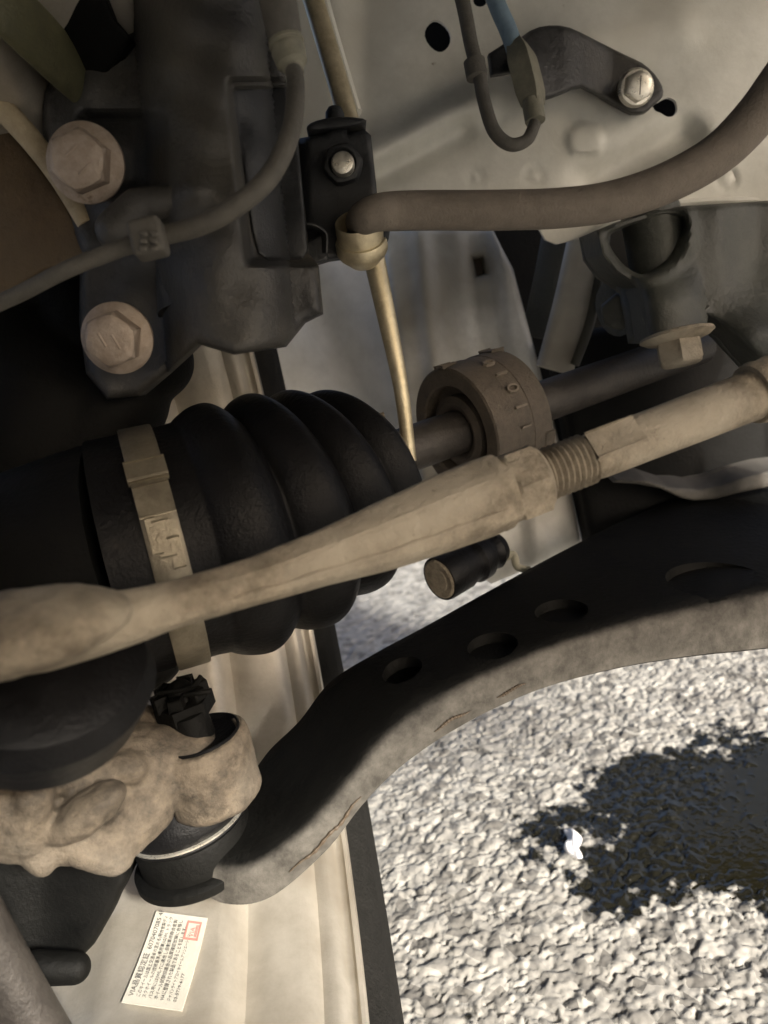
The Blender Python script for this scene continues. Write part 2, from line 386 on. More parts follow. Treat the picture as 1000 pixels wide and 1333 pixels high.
def asphalt_mat():
    m, t, N, L = nt('worn_pale_asphalt')
    out = N.new('ShaderNodeOutputMaterial'); b = N.new('ShaderNodeBsdfPrincipled'); L.new(b.outputs[0], out.inputs[0])
    tc = N.new('ShaderNodeTexCoord'); at = N.new('ShaderNodeAttribute'); at.attribute_name = 'wet'
    vo = N.new('ShaderNodeTexVoronoi'); vo.inputs['Scale'].default_value = 110; L.new(tc.outputs['Object'], vo.inputs['Vector'])
    rp = N.new('ShaderNodeValToRGB'); rp.color_ramp.elements[0].color = (.135, .130, .120, 1); rp.color_ramp.elements[1].color = (.40, .39, .36, 1)
    e = rp.color_ramp.elements.new(.35); e.color = (.28, .272, .250, 1)
    sx = N.new('ShaderNodeSeparateColor'); L.new(vo.outputs['Color'], sx.inputs[0]); L.new(sx.outputs[0], rp.inputs[0])
    no = N.new('ShaderNodeTexNoise'); no.inputs['Scale'].default_value = 320; no.inputs['Detail'].default_value = 6; L.new(tc.outputs['Object'], no.inputs['Vector'])
    mx = N.new('ShaderNodeMix'); mx.data_type = 'RGBA'; mx.blend_type = 'MULTIPLY'; mx.inputs[0].default_value = .55
    L.new(rp.outputs[0], mx.inputs[6]); L.new(no.outputs[0], mx.inputs[7])
    mm = N.new('ShaderNodeMix'); mm.data_type = 'RGBA'; mm.inputs[0].default_value = .5; L.new(mx.outputs[2], mm.inputs[6]); L.new(rp.outputs[0], mm.inputs[7])
    n2 = N.new('ShaderNodeTexNoise'); n2.inputs['Scale'].default_value = 95; n2.inputs['Detail'].default_value = 7; L.new(tc.outputs['Object'], n2.inputs['Vector'])
    mr = N.new('ShaderNodeMath'); mr.operation = 'MULTIPLY_ADD'; mr.inputs[1].default_value = 2.2; mr.inputs[2].default_value = -1.1; L.new(n2.outputs[0], mr.inputs[0])
    ma = N.new('ShaderNodeMath'); ma.operation = 'ADD'; L.new(at.outputs['Fac'], ma.inputs[0]); L.new(mr.outputs[0], ma.inputs[1])
    ms = N.new('ShaderNodeMapRange'); ms.interpolation_type = 'SMOOTHSTEP'; ms.inputs[1].default_value = .25; ms.inputs[2].default_value = .6; L.new(ma.outputs[0], ms.inputs[0])
    wm = N.new('ShaderNodeMix'); wm.data_type = 'RGBA'; wm.inputs[7].default_value = (.010, .0098, .0072, 1)
    L.new(ms.outputs[0], wm.inputs[0]); L.new(mm.outputs[2], wm.inputs[6]); L.new(wm.outputs[2], b.inputs['Base Color'])
    rr = N.new('ShaderNodeMapRange'); rr.inputs[3].default_value = .85; rr.inputs[4].default_value = .13; L.new(ms.outputs[0], rr.inputs[0]); L.new(rr.outputs[0], b.inputs['Roughness'])
    bp = N.new('ShaderNodeBump'); bp.inputs['Strength'].default_value = .5; bp.inputs['Distance'].default_value = .0006; L.new(no.outputs[0], bp.inputs['Height']); L.new(bp.outputs[0], b.inputs['Normal'])
    return m
ASPH = asphalt_mat()
def structure(o, label=None):
    o['kind'] = 'structure'
    if label: o['label'] = label
    return o
gm = mesh([(-60, -60, -.009), (60, -60, -.009), (60, 60, -.009), (-60, 60, -.009)], [(0, 1, 2, 3)])
structure(link('ground', gm, ASPH), 'pale worn asphalt ground running out from under the car')
structure(link('asphalt', grid_mesh(-.10, .52, .18, .80, .00115, True), ASPH), 'coarse pale asphalt with stone chips under the car')
structure(link('far_asphalt', grid_mesh(-.42, .42, .76, 1.9, .0030, True), ASPH), 'pale sunlit asphalt seen through the gap behind the wheel')

# ================================================================== WHEEL
PSI = math.radians(3)
AX = Vector((math.cos(PSI), math.sin(PSI), 0)); AE = Vector((-math.sin(PSI), math.cos(PSI), 0))
WC = CAMP - AX*.03 + AE*.235 + Vector((0, 0, -.05))
wheel = thing('wheel', WC - Vector((0, 0, .30)), 'silver alloy wheel with black tyre, its inner barrel facing the camera', 'wheel')
RIM_IN = [(0, .2045), (-.0008, .2025), (-.0025, .2020), (-.0035, .2035), (-.0055, .2040), (-.0070, .2034), (-.0085, .1990), (-.0110, .1978), (-.0140, .1982), (-.0165, .1988), (-.0185, .1965), (-.0210, .1942), (-.0250, .1932), (-.031, .1922), (-.039, .1915), (-.0425, .1925), (-.0460, .1924), (-.0490, .1870), (-.052, .1812), (-.056, .1800), (-.098, .1790), (-.104, .181), (-.120, .188), (-.175, .190)]
prof = RIM_IN + [(-.185, .196), (-.185, .204), (-.178, .204), (-.172, .198), (-.12, .194), (-.10, .186), (-.06, .187), (-.05, .1985), (-.03, .2045), (-.006, .2060), (-.001, .2070)]
rim = link('rim', lathe(WC, AX, prof, 220, closed=True, sharp=50), MT['alloy'], wheel)
tp = [(-.008, .205), (-.001, .2085), (.004, .214), (.0085, .224), (.011, .240), (.010, .258), (.004, .274), (-.006, .286), (-.018, .294), (-.04, .298), (-.095, .300), (-.15, .298), (-.172, .294), (-.184, .286), (-.194, .274), (-.200, .258), (-.200, .240), (-.193, .22), (-.184, .205), (-.15, .206), (-.1, .206), (-.04, .2075)]
link('tyre', lathe(WC, AX, tp, 160, closed=True), MT['tyre'], wheel)
def wheel_pt(ang, t, r): return WC + AX*t + (AE*math.cos(ang) + Vector((0, 0, 1))*math.sin(ang))*r
for k in range(5):   # spokes on the outboard side
    a = math.radians(38+72*k)
    link('spoke', sweep([wheel_pt(a, -.150, .03), wheel_pt(a, -.165, .10), wheel_pt(a, -.168, .15), wheel_pt(a, -.160, .192)], [.030, .021, .020, .026], 24, 20, flat=(1, .6)), MT['alloy'], wheel)
link('hub', lathe(WC, AX, [(-.185, .0001), (-.185, .04), (-.17, .055), (-.13, .055), (-.125, .05), (-.125, .0001)], 48), MT['alloy'], wheel)
# sticker on the barrel
def barrel_hit(px, py):
    r = ray(px, py); lo = None
    for i in range(1, 4000):
        p = CAMP + r*(.2+i*.0001); q = p-WC; t = q.dot(AX); rad = (q-AX*t).length
        if rad >= .1795 and t < -.05 and (q.dot(AE) > 0 or q.z < -.1): return p, t, math.atan2(q.z, q.dot(AE))
    return None
hits = [barrel_hit(*p) for p in ((205, 1189), (271, 1197), (238, 1319), (160, 1309))]
if all(hits):
    tl, tr, br, bl = hits
    def sp(u, v, lift):   # u across (0 left 1 right), v down
        t = (tl[1]*(1-u)+tr[1]*u)*(1-v)+(bl[1]*(1-u)+br[1]*u)*v; a = (tl[2]*(1-u)+tr[2]*u)*(1-v)+(bl[2]*(1-u)+br[2]*u)*v
        ib = np.interp(-t, [.056, .098], [.1800, .1790]); ib = ib-.0010 if t < -.056 else np.interp(-t, [.031, .040, .046, .049, .052, .056], [.1922, .1912, .1912, .1870, .1812, .1800])-.001
        return wheel_pt(a, t, ib-lift)
    n = 10; vs = []; fs = []
    for L_ in (0, .0005):
        for j in range(n+1):
            for i in range(n+1): vs.append(sp(i/n, j/n, L_))
    o2 = (n+1)*(n+1)
    for j in range(n):
        for i in range(n):
            q = [j*(n+1)+i, j*(n+1)+i+1, (j+1)*(n+1)+i+1, (j+1)*(n+1)+i]; fs.append(tuple(x+o2 for x in q)); fs.append(tuple(q[::-1]))
    bd = [j for j in range(n)] + [n+(n+1)*j for j in range(n)] + [(n+1)*(n+1)-1-j for j in range(n)] + [(n+1)*(n-j) for j in range(n)]
    for i in range(len(bd)): a, b = bd[i], bd[(i+1) % len(bd)]; fs.append((a, b, b+o2, a+o2))
    st = link('sticker', mesh(vs, fs, 40), MT['sticker'], wheel); st['label'] = 'small pale rectangular certification sticker with Japanese print and red stamp'
    lines = [('VIA品質認定証  6070407085 4F', .10, .105, .95), ('このホイールは国土交通省の定める(軽合金製ディ', .225, .07, .88), ('スクホイールの技術基準(乗用車)はJWL トラック', .325, .07, .88), ('バス用にはJWL-Tに適合し自動車用軽合金製', .425, .07, .86),
             ('ホイール試験協議会の品質確認試験に合格し', .525, .07, .86), ('VIAに登録された製品であることを証します。', .625, .075, .80), ('ジャパンライトアロイホイールアソシエーション', .74, .062, .72), ('03-5719-6177', .84, .062, .30)]
    for s, u0, sz, wd in lines:   # lines run up the sticker, reading from its lower end
        tmp = bpy.data.curves.new('t', 'FONT'); tmp.body = s; tmp.size = 1; to = bpy.data.objects.new('t', tmp); COL.objects.link(to)
        bpy.context.view_layer.update(); W = max(to.dimensions.x, .1); bpy.data.objects.remove(to)
        link('print', text_mesh(s, 1.0, lambda x, y, z, u0=u0, sz=sz, wd=wd, W=W: sp(u0+sz*.5-y*sz*1.15, .93-x/W*wd, .0008), 0), MT['ink'], st)
    vs = [sp(u, v, .0009) for u, v in ((.66, .06), (.93, .06), (.93, .27), (.66, .27), (.69, .085), (.90, .085), (.90, .245), (.69, .245))]
    link('stamp_border', mesh(vs, [(0, 1, 5, 4), (1, 2, 6, 5), (2, 3, 7, 6), (3, 0, 4, 7)], 0), MT['red'], st)
    link('stamp_print', text_mesh('VIA', 1.0, lambda x, y, z: sp(.83-y*.12, .235-x*.07, .0009), 0), MT['red'], st)
    for u in (.845, .87): link('stamp_line', mesh([sp(u, .10, .0009), sp(u+.012, .10, .0009), sp(u+.012, .23, .0009), sp(u, .23, .0009)], [(0, 1, 2, 3)], 0), MT['red'], st)

# ================================================================== WHITE BODY PANEL
def d_panel(x, y):
    d = .43 - .00004*(x-700) + .00002*(y-150)
    q, t = segd(x, y, (455, 215), (640, 122)); d -= .012*G(q, 0, 24)*sst(1.15, .8, t)
    q, t = segd(x, y, (480, 235), (600, 170)); d += .006*G(q, 0, 16)
    q, t = segd(x, y, (770, 240), (890, 175)); d += .010*G(q, 0, 24)
    q, t = segd(x, y, (790, 268), (930, 190)); d -= .007*G(q, 0, 16)
    q, t = segd(x, y, (720, 70), (880, 30)); d -= .006*G(q, 0, 40)
    d -= .010*sst(480, 430, x)
    for cx, cy, r in ((618, 232, 9), (695, 229, 11), (945, 232, 12)):
        q = math.hypot(x-cx, y-cy); d += .0012*G(q, r, 3)
    q = max(abs(x-762)-16, abs(y-186)-14); q2 = math.hypot(x-762, y-184); d -= .0022*sst(26, 20, q2)*(1 if y < 203 else 0)
    d += .0009*math.sin(x*.031+y*.012)+.0007*math.sin(y*.043-x*.011)
    if y > 250: d -= .00003*(y-250)
    return d
body = thing('body_panel', V(720, 262, .43), 'dusty white pressed body panel behind the brake hose, with an oval hole', 'car panel')
oval = [(570+17*math.cos(a)*(.9+.1*math.cos(2*a))+3*math.sin(a), 47+21*math.sin(a)) for a in np.linspace(0, 6.283, 18, endpoint=False)]
small = [(625+9*math.cos(a), 1+8*math.sin(a)) for a in np.linspace(0, 6.283, 12, endpoint=False)]
keyh = [(846, 128), (856, 133), (862, 130), (870, 127), (879, 131), (882, 141), (878, 150), (869, 152), (860, 147), (852, 143)]
link('panel_sheet', relief([(400, -220), (1225, -220), (1225, 262), (1100, 266), (1000, 264), (900, 265), (860, 272), (800, 292), (775, 306), (725, 318), (710, 312), (702, 298), (560, 296), (495, 300), (430, 330), (330, 330), (300, -220)], d_panel, (0, .0025, 0), 6, [oval, small, smooth_poly(keyh, 3)], sharp=50), MT['white'], body)
link('panel_flange', sweep([V(1060, 262, .426), V(930, 263, .425), V(860, 270, .424), (V(800, 292, .42)), V(770, 308, .418)], .0035, 40, 12, flat=(.7, 1.3)), MT['white'], body)
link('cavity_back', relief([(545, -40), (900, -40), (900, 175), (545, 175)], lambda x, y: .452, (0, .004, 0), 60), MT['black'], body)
# unseen arch roof, shaped to keep sky and sun off the parts
def shade_roof():
    """unseen shading arch over the suspension: roof, front drop placed to cut the sun"""
    P = [(.50, .60), (.45, .635), (.34, .66), (.22, .67), (.10, .66), (.0, .63), (-.08, .58), (-.13, .52), (-.15, ARCH_Z)]
    vs = []; fs = []; n = len(P)
    for y, z in P: vs += [(ARCH_X[0], y, z), (ARCH_X[1], y, z), (ARCH_X[0], y-.001, z+.004), (ARCH_X[1], y-.001, z+.004)]
    for i in range(n-1):
        a = i*4; b = a+4; fs += [(a, a+1, b+1, b), (a+2, b+2, b+3, a+3), (a, b, b+2, a+2), (a+1, a+3, b+3, b+1)]
    m = (n-1)*4
    return mesh(vs, fs+[(0, 2, 3, 1), (m, m+1, m+3, m+2)])
ARCH_Z, ARCH_X = .45, (-.26, .64)
link('shade_arch', shade_roof(), MT['black'], body)

# ---- rail and splash panel behind
def d_rail(x, y):
    u = x - (500 + (y-300)*.12); d = .53 + .00002*(y-300)
    d -= .008*G(u, 45, 14); d += .006*sst(90, 115, u)*1.0; d -= .010*sst(128, 150, u)
    return d + .0006*math.sin(y*.05+x*.02)
rail = thing('frame_rail', V(700, 735, .53), 'pale grey box-section frame rail standing behind the drive shaft damper', 'frame rail')
link('rail_face', relief([(496, 296), (640, 296), (652, 320), (668, 350), (700, 470), (735, 600), (758, 706), (700, 735), (640, 760), (575, 720), (548, 620), (528, 520)], d_rail, (.0, .03, 0), 6, [[(616, 336), (629, 334), (634, 356), (621, 360)]], rnd=.006, rpx=10), MT['rail'], rail)
link('slot_back', relief([(606, 326), (640, 326), (644, 368), (612, 368)], lambda x, y: .552, (0, .004, 0), 20), MT['brown'], rail)
def d_splash(x, y):
    q, t = segd(x, y, (395, 370), (505, 590)); return .60 - .03*sst(420, 330, x) + .016*G(q, 0, 26) - .01*sst(470, 540, x)
spl = tag(link('splash_panel', relief([(335, 330), (560, 290), (570, 640), (470, 690), (350, 640), (330, 480)], d_splash, (0, .004, 0), 8, smooth=3), MT['splash']), 'pale smooth splash panel seen between strut and drive shaft', 'splash panel')

# ================================================================== STRUT
def d_strut(x, y):
    d = .289
    ax = 262 + (y-60)*.10                         # axis of the tube bulge
    u = (x-ax)/85.; d -= 0.027*math.sqrt(max(0, 1-u*u)) if abs(u) < 1 else 0
    rx = max(212-x, x-216); 
    if x < 222: # pocket round the upper bolt
        q = min(sst(95, 118, x), 1)*sst(222, 205, x)*sst(140, 160, y)*sst(262, 235, y); d += .008*q*sst(205, 170, abs(x-60)+60) + .004*q
    # recessed side pocket
    L = 298+(y-105)*.10; R = 415+(y-105)*.08
    q = sst(L-6, L+9, x)*sst(R+30, R+20, x)*sst(99, 114, y)*sst(349, 334, y); d += .016*q
    # lower wing falls back towards the lower bolt
    d += .010*sst(300, 420, y)*sst(290, 180, x)
    q, t = segd(x, y, (150, 270), (250, 250)); d -= .004*G(q, 0, 22)
    d += .004*sst(340, 470, y)
    d += .0007*math.sin(x*.07+y*.03)+.0005*math.sin(y*.09-x*.04)
    return d
strut = thing('suspension_strut', V(270, 462, .29), 'black suspension strut with bracket and two big tan bolts', 'strut')
so = [(57, 118), (75, 98), (112, 78), (150, 56), (166, 38), (168, -40), (348, -40), (352, 20), (362, 45), (372, 108), (384, 150), (386, 182), (402, 330), (414, 344), (420, 408), (396, 420), (370, 452), (305, 462), (258, 448), (215, 488), (182, 516), (140, 520), (112, 486), (103, 420), (104, 330), (92, 288), (68, 240), (55, 170)]
link('bracket', relief(so, d_strut, (0, .010, 0), 3.2, rnd=.006, rpx=14, sharp=50), MT['strut'], strut)
link('pocket_shade', relief([(303, 116), (330, 110), (373, 112), (388, 185), (401, 326), (394, 338), (350, 340), (336, 330), (328, 300)], lambda x, y: d_strut(x, y)-.0015, (0, .003, 0), 4, rnd=.0015, rpx=5, smooth=0), MT['plastic'], strut)  # dark sheet added so the recess looks shaded
TUP = (V(250, -10, .33)-V(290, 440, .33)).normalized()
link('tube', sweep([V(285, 410, .302), V(262, 60, .302), V(232, -300, .302)], .023, 30, 36), MT['strut'], strut)
def flange_bolt(px, py, d, r, parent, name='bolt', m='boltm', tilt=(0, 0, 0), hint=Vector((.35, 0, 1)), fl=1.28, h=None, ridges=2):
    ax = (Vector((-.02, -1, -.08))+Vector(tilt)).normalized(); O = V(px, py, d); h = h or r*.8
    f = link(name, lathe(O, ax, [(-.010, r*.6), (0, r*.6), (0, r*fl), (.0016, r*fl), (.0030, r*1.08), (.0034, r*.7), (.0034, .0001)], 60), MT[m], parent)
    hd = link('head', hexhead(O+ax*.0030, ax, r, h, hint), MT[m], f)
    return f, O+ax*(.0030+h), ax
f1, c1, a1 = flange_bolt(113, 213, .272, .0105, strut)
f2, c2, a2 = flange_bolt(154, 440, .283, .0101, strut)
for (f, c, a, ps) in ((f1, c1, a1, [(-2, 4, .5), (4, -4, .5)]), (f2, c2, a2, [(-3, 0, .6), (3, 0, .6)])):
    for (u, v, an) in ps:      # raised grade marks on the head
        _, e1, e2 = frame(a, Vector((.35, 0, 1)))
        p = c + e2*(-u*.0008) + e1*(v*.0006); dr = (e1*math.cos(an)+e2*math.sin(an)) if f is f2 else (e1*.75 - e2*.66)
        link('grade_mark', capsule(p-dr*.0024+a*.0002, p+dr*.0024+a*.0002, .00048, .00048, 8), MT['boltm'], f)
link('lug', blend([capsule(V(150, 300, .268), V(178, 268, .270), .007, .006), capsule(V(178, 268, .270), V(245, 258, .270), .006, .005)], .0014, 6), MT['strut'], strut)

link('spring_perch', relief([(50, -40), (124, -40), (148, 22), (172, 50), (130, 110), (90, 80)], lambda x, y: .268+.00022*max(0, y), (0, .006, 0), 6, rnd=.002, rpx=6), MT['black'], strut)
# ================================================================== SENSOR CABLE
cab = thing('sensor_cable', V(195, 315, .25), 'grey sensor cable curving down across the strut', 'cable')
link('sleeve', sweep([V(320, -260, .246), V(350, -60, .246), V(362, 0, .246), V(372, 55, .248)], [.0060, .0060, .0060, .0055], 20, 20), MT['cable'], cab)
link('collar', lathe(V(371, 50, .248), V(383, 92, .248)-V(371, 50, .248), [(0, .0045), (.0005, .0056), (.002, .0058), (.0025, .0048), (.0035, .0048), (.004, .0056), (.0085, .0050), (.0095, .0036), (.012, .003)], 28), MT['plug'], cab)
link('cable', sweep([V(379, 78, .248), V(385, 110, .246), V(379, 170, .240), (V(352, 228, .237)), V(308, 268, .237), V(262, 293, .240), V(215, 306, .243), V(195, 312, .243), V(150, 326, .243), V(85, 352, .243), V(20, 385, .248), V(-60, 420, .25)], [.0028, .0029, .0031, .0032, .0032, .0031, .0030, .0029, .0027, .0026, .0026, .0026], 120, 18), MT['cable'], cab)
clip = link('clip', boxm(V(194, 311, .237), ray(240, 302)-ray(150, 322), (.0100, .0110, .009), CY, .0016, 3), MT['cable'], cab)
for dx, dy in ((-7, -8), (7, -8), (-7, 2), (7, 2), (-7, 11), (7, 11)):
    link('rib', boxm(V(194+dx, 312+dy, .2318), CX, (.0026, .0016, .0012), CY, .0004, 1), MT['cable'], clip)

# ================================================================== BRAKE HOSE AND ITS BRACKET
hb = thing('hose_bracket', V(440, 345, .325), 'black plastic bracket with a steel stud and nut holding the brake hose', 'bracket')
def d_hb(x, y): return .322 + .006*sst(398, 385, x) - .003*sst(280, 340, y) + .004*G(x, 392, 6) + .0004*math.sin(y*.1)
link('plate', relief([(382, 190), (390, 180), (424, 174), (424, 168), (452, 166), (452, 174), (474, 168), (483, 176), (490, 240), (496, 320), (470, 332), (428, 338), (405, 345), (396, 330)], d_hb, (0, .010, 0), 5, rnd=.003, rpx=7), MT['plastic'], hb)
link('top_tab', relief([(400, 164), (412, 157), (440, 152), (472, 154), (475, 160), (450, 166), (420, 169), (402, 170)], lambda x, y: .318, (0, .02, 0), 4, rnd=.002, rpx=4, smooth=2), MT['plastic'], hb)
link('pin', lathe(V(436, 160, .328), CY, [(0, .004), (.004, .004), (.006, .003), (.0062, .0001)], 20), MT['plastic'], hb)
link('hook', sweep([V(395, 300, .316), V(402, 294, .312), V(412, 296, .312), V(420, 306, .314), V(420, 330, .316)], .0042, 24, 10, flat=(.25, 1.6)), MT['plastic'], hb)
link('tab', relief([(393, 318), (420, 304), (428, 338), (400, 346)], lambda x, y: .313, (0, .003, 0), 5, rnd=.001, rpx=4), MT['plastic'], hb)
nax = Vector((-.03, -1, .03)).normalized()
nut = link('nut', lathe(V(447, 217, .322), nax, [(0, .0085), (.0005, .0085), (.005, .0083), (.0062, .0076), (.0066, .0058), (.0045, .0050), (.0045, .0001)], 48, rf=lambda t, a: (hexr(t, a)*.6+.4) if t < .0063 else 1, hint=Vector((.5, 0, 1))), MT['plastic'], hb)
link('stud', lathe(V(447, 217, .318), nax, [(0, .0045)] + [(.001+.0006*i, .0045+(.0003 if i % 2 else 0)) for i in range(8)] + [(.0062, .0045), (.0070, .0042), (.0072, .0038), (.0072, .0001)], 32), MT['bright'], hb)
hose = thing('brake_hose', V(465, 325, .318), 'thick grey-brown rubber brake hose curving across the white panel', 'hose')
link('tube', sweep([V(1160, -300, .262), V(1135, -120, .268), V(1105, -20, .272), V(1072, 44, .275), V(1030, 90, .28), V(985, 150, .285), V(935, 200, .289), V(870, 237, .292), V(800, 261, .295), V(730, 271, .298), V(640, 274, .301), (V(560, 274, .304)), V(515, 275, .303), V(492, 277, .300), V(476, 283, .303), V(468, 289, .320)], [.0087, .0087, .0086, .0085, .0083, .0080, .0077, .0075, .0074, .0074, 0.0075, .0075, .0074, .0070, .0064, .0060], 180, 30), MT['hose'], hose)
fa = (-CY*.62+CF*.74+CX*.12).normalized()
link('ferrule', lathe(V(466, 289, .311), fa, [(.012, .0001), (.012, .0080), (.003, .0086), (.0, .0088), (-.0004, .0091), (0, .0094), (.006, .0096), (.0075, .0095), (.0078, .0103), (.0088, .0107), (.0125, .0107), (.0140, .0100), (.0185, .006), (.0185, .0001)], 60), MT['brass'], hose)
link('end_nub', capsule(V(497, 300, .318), V(497, 309, .318), .0035, .003, 12), MT['plastic'], hose)
pipe = thing('brake_pipe', V(525, 515, .345), 'yellow-zinc plated brake pipe running down behind the hose bracket', 'pipe')
link('pipe_run', sweep([V(330, -260, .34), V(388, -60, .34), V(408, 0, .34), V(432, 80, .34), V(452, 150, .34), V(470, 230, .34), V(486, 330, .342), V(505, 420, .345), V(522, 505, .348), V(534, 600, .355)], [.0046, .0046, .0046, .0046, .0046, .0048, .0048, .0042, .0034, .003], 80, 18), MT['brass'], pipe)
link('backing_strip', sweep([V(346, -260, .352), V(404, -60, .352), V(424, 20, .352), V(450, 110, .352), V(462, 150, .352)], .005, 30, 14, flat=(1, .6)), MT['white'], pipe)

# ================================================================== WIRING AND ITS BRACKET ON THE PANEL
wb = thing('wiring_bracket', V(830, 118, .42), 'dark curved steel bracket bolted to the white panel', 'bracket')
def d_wb(x, y):
    d = .398 + .018*sst(730, 800, x); u = (x-700)/80.
    return d - .010*sst(740, 660, x)*G(y-100, 0, 50)
link('arm', relief([(668, 62), (690, 40), (715, 33), (742, 36), (775, 52), (815, 72), (836, 82), (852, 96), (862, 112), (863, 124), (858, 131), (848, 140), (840, 147), (822, 148), (806, 140), (795, 134), (758, 113), (735, 120), (706, 130), (690, 125), (672, 100)], d_wb, (0, .003, 0), 4, rnd=.0025, rpx=6, smooth=2), MT['strut'], wb)
link('clip_plate', relief([(636, 70), (662, 53), (676, 60), (680, 92), (640, 98)], lambda x, y: .395, (0, .004, 0), 5, rnd=.001, rpx=4), MT['plastic'], wb)
f3, c3, a3 = flange_bolt(827, 115, .410, .0078, wb, m='bright', hint=Vector((.2, 0, 1)), fl=1.22, h=.0045)
_, e1, e2 = frame(a3, Vector((.15, 0, 1)))
link('grade_mark', capsule(c3-e1*.0042+a3*.0001, c3+e1*.0042+a3*.0001, .0004, .0004, 8), MT['shaft'], f3)
wl = thing('wire_harness', V(685, 170, .39), 'looped grey wire and blue-grey wire with plug at the panel bracket', 'wiring')
link('loop_wire', sweep([V(545, -260, .375), V(585, -60, .375), V(602, 0, .375), V(614, 60, .375), V(624, 95, .374), V(630, 130, .374), V(643, 170, .374), V(664, 188, .374), V(686, 182, .375), V(697, 160, .376)], [.0036, .0036, .0036, .0035, .0035, .0033, .0033, .0032, .003, .003], 90, 16), MT['cable'], wl)
link('grommet', lathe(V(617, 78, .3745), V(622, 104, .3745)-V(617, 78, .3745), [(0, .0036), (.0005, .0052), (.0085, .0052), (.0095, .0036)], 24), MT['cable'], wl)
link('blue_wire', sweep([V(570, -260, .385), V(628, -60, .385), V(645, 0, .385), V(662, 40, .385), V(671, 66, .385)], .0044, 30, 16), MT['blue'], wl)
pg = link('plug', sweep([V(673, 58, .384), V(680, 78, .382), V(690, 118, .382), V(694, 138, .382)], [.0055, .0078, .0078, .0062], 20, 4, flat=(1, 1), sharp=30), MT['plug'], wl)
link('plug_tip', sweep([V(693, 132, .381), V(697, 158, .380)], [.0052, .0050], 6, 12), MT['plug'], wl)

# ================================================================== DRIVE SHAFT
ds = thing('drive_shaft', V(300, 700, .36), 'drive shaft with ribbed black rubber boot and brown damper ring', 'drive shaft')
BP = [V(150, 728, .300), V(215, 712, .305), V(285, 694, .312), V(345, 676, .320), V(400, 654, .330), V(445, 630, .340), V(480, 608, .350), V(505, 595, .356)]
bu = np.linspace(0, 1, len(BP))
BN = 220
def boot_r(u):   # radius along the boot: clamp seat, five folds, neck
    pk = [(.0, .0465), (.20, .0465), (.235, .0470), (.325, .0520), (.395, .0445), (.485, .0512), (.55, .0415), (.635, .0474), (.70, .0355), (.77, .0412), (.82, .0290), (.875, .0305), (.92, .0185), (.95, .0155), (1, .0150)]
    x = [p[0] for p in pk]; y = [p[1] for p in pk]
    for i in range(len(x)-1):
        if x[i] <= u <= x[i+1]:
            t = (u-x[i])/(x[i+1]-x[i])
            up = y[i+1] > y[i]
            t = (t*t*(3-2*t)) if i < 2 else (math.sin(t*math.pi/2)**.8 if up else 1-math.cos(t*math.pi/2)**.8)
            return y[i]+(y[i+1]-y[i])*t
    return y[-1]
link('boot', sweep(BP, 1.0, BN, 80, rf=lambda u, a: boot_r(u), sharp=60), MT['rubber'], ds)
link('joint_housing', sweep([V(-20, 770, .30), V(60, 750, .30), V(120, 736, .30), V(165, 724, .301)], [.040, .043, .045, .0455], 30, 60), MT['black'], ds)
pts, us = catmull(BP, 200)
def on_boot(u): i = min(198, int(u*199)); return pts[i].lerp(pts[i+1], u*199-i), (pts[i+1]-pts[i]).normalized()
c, a = on_boot(.14)
bc = link('boot_clamp', lathe(c-a*.0062, a, [(0, .0468), (0, .0478), (.0006, .0482), (.0118, .0482), (.0124, .0478), (.0124, .0468)], 120, closed=True), MT['band'], ds)
_, e1, e2 = frame(a, -CF)
def band_pt(px, py):   # the point of the clamp surface nearest a picture position
    best = None
    for k in range(400):
        an = 2*math.pi*k/400; p = c + (e1*math.cos(an)+e2*math.sin(an))*.0485
        if e1.dot((p-c)) < 0: continue
        q = p-CAMP; z = q.dot(CF); y = 666.5-FPX*q.dot(CY)/z
        if best is None or abs(y-py) < best[0]: best = (abs(y-py), p, (p-c).normalized())
    return best[1], best[2]
for py, sz in ((612, (.0125, .0075, .0030)), (650, (.0108, .011, .0018)), (700, (.0040, .012, .0014)), (722, (.0026, .010, .0012)), (696, (.0022, .012, .0018))):
    p, nrm = band_pt(0, py); off = {722: .0028, 696: -.0030}.get(py, 0)
    link('clamp_ear', boxm(p+a*off, a, sz, a.cross(nrm), .0007, 2), MT['band'], bc)
c, a = on_boot(.972)
sc = link('small_clamp', lathe(c-a*.0035, a, [(0, .0150), (0, .0162), (.0075, .0162), (.0075, .0150)], 60, closed=True), MT['tan'], ds)
link('clamp_ear', boxm(c+(CY*.9-CX*.25-CF*.2).normalized()*.0175, a, (.0075, .0055, .0045), (CX*.9+CY*.3), .0009, 2), MT['tan'], sc)
SH0 = V(470, 607, .349); SHD = (V(850, 472, .452)-V(490, 600, .360)).normalized()
SH0 = V(490, 600, .360) - SHD*.02
link('shaft', sweep([SH0, SH0+SHD*.26], .0110, 40, 40), MT['shaft'], ds)
DC = V(626, 551, .390); DC = SH0 + SHD*((DC-SH0).dot(SHD))
hint = (CY-SHD*CY.dot(SHD)).normalized(); hv = hint
dp = link('damper_ring', lathe(DC, SHD, [(-.0165, .0235), (-.0172, .0245), (-.0172, .0315), (-.0165, .0325), (-.012, .0330), (-.004, .0334), (-.0035, .0330), (.005, .0330), (.0055, .0334), (.0165, .0334), (.0172, .0326), (.0172, .013), (-.010, .013), (-.010, .0235)], 120, closed=True, hint=hint), MT['damper'], ds)
link('inner_sleeve', lathe(DC, SHD, [(-.0140, .0105), (-.0162, .0128), (-.0166, .0150), (-.0150, .0180), (-.006, .0185), (.012, .0185), (.012, .0105)], 80, closed=True), MT['damp_in'], ds)
link('core', lathe(DC, SHD, [(-.008, .0105), (-.008, .0240), (-.004, .0240), (-.004, .0105)], 60, closed=True), MT['damp_in'], ds)
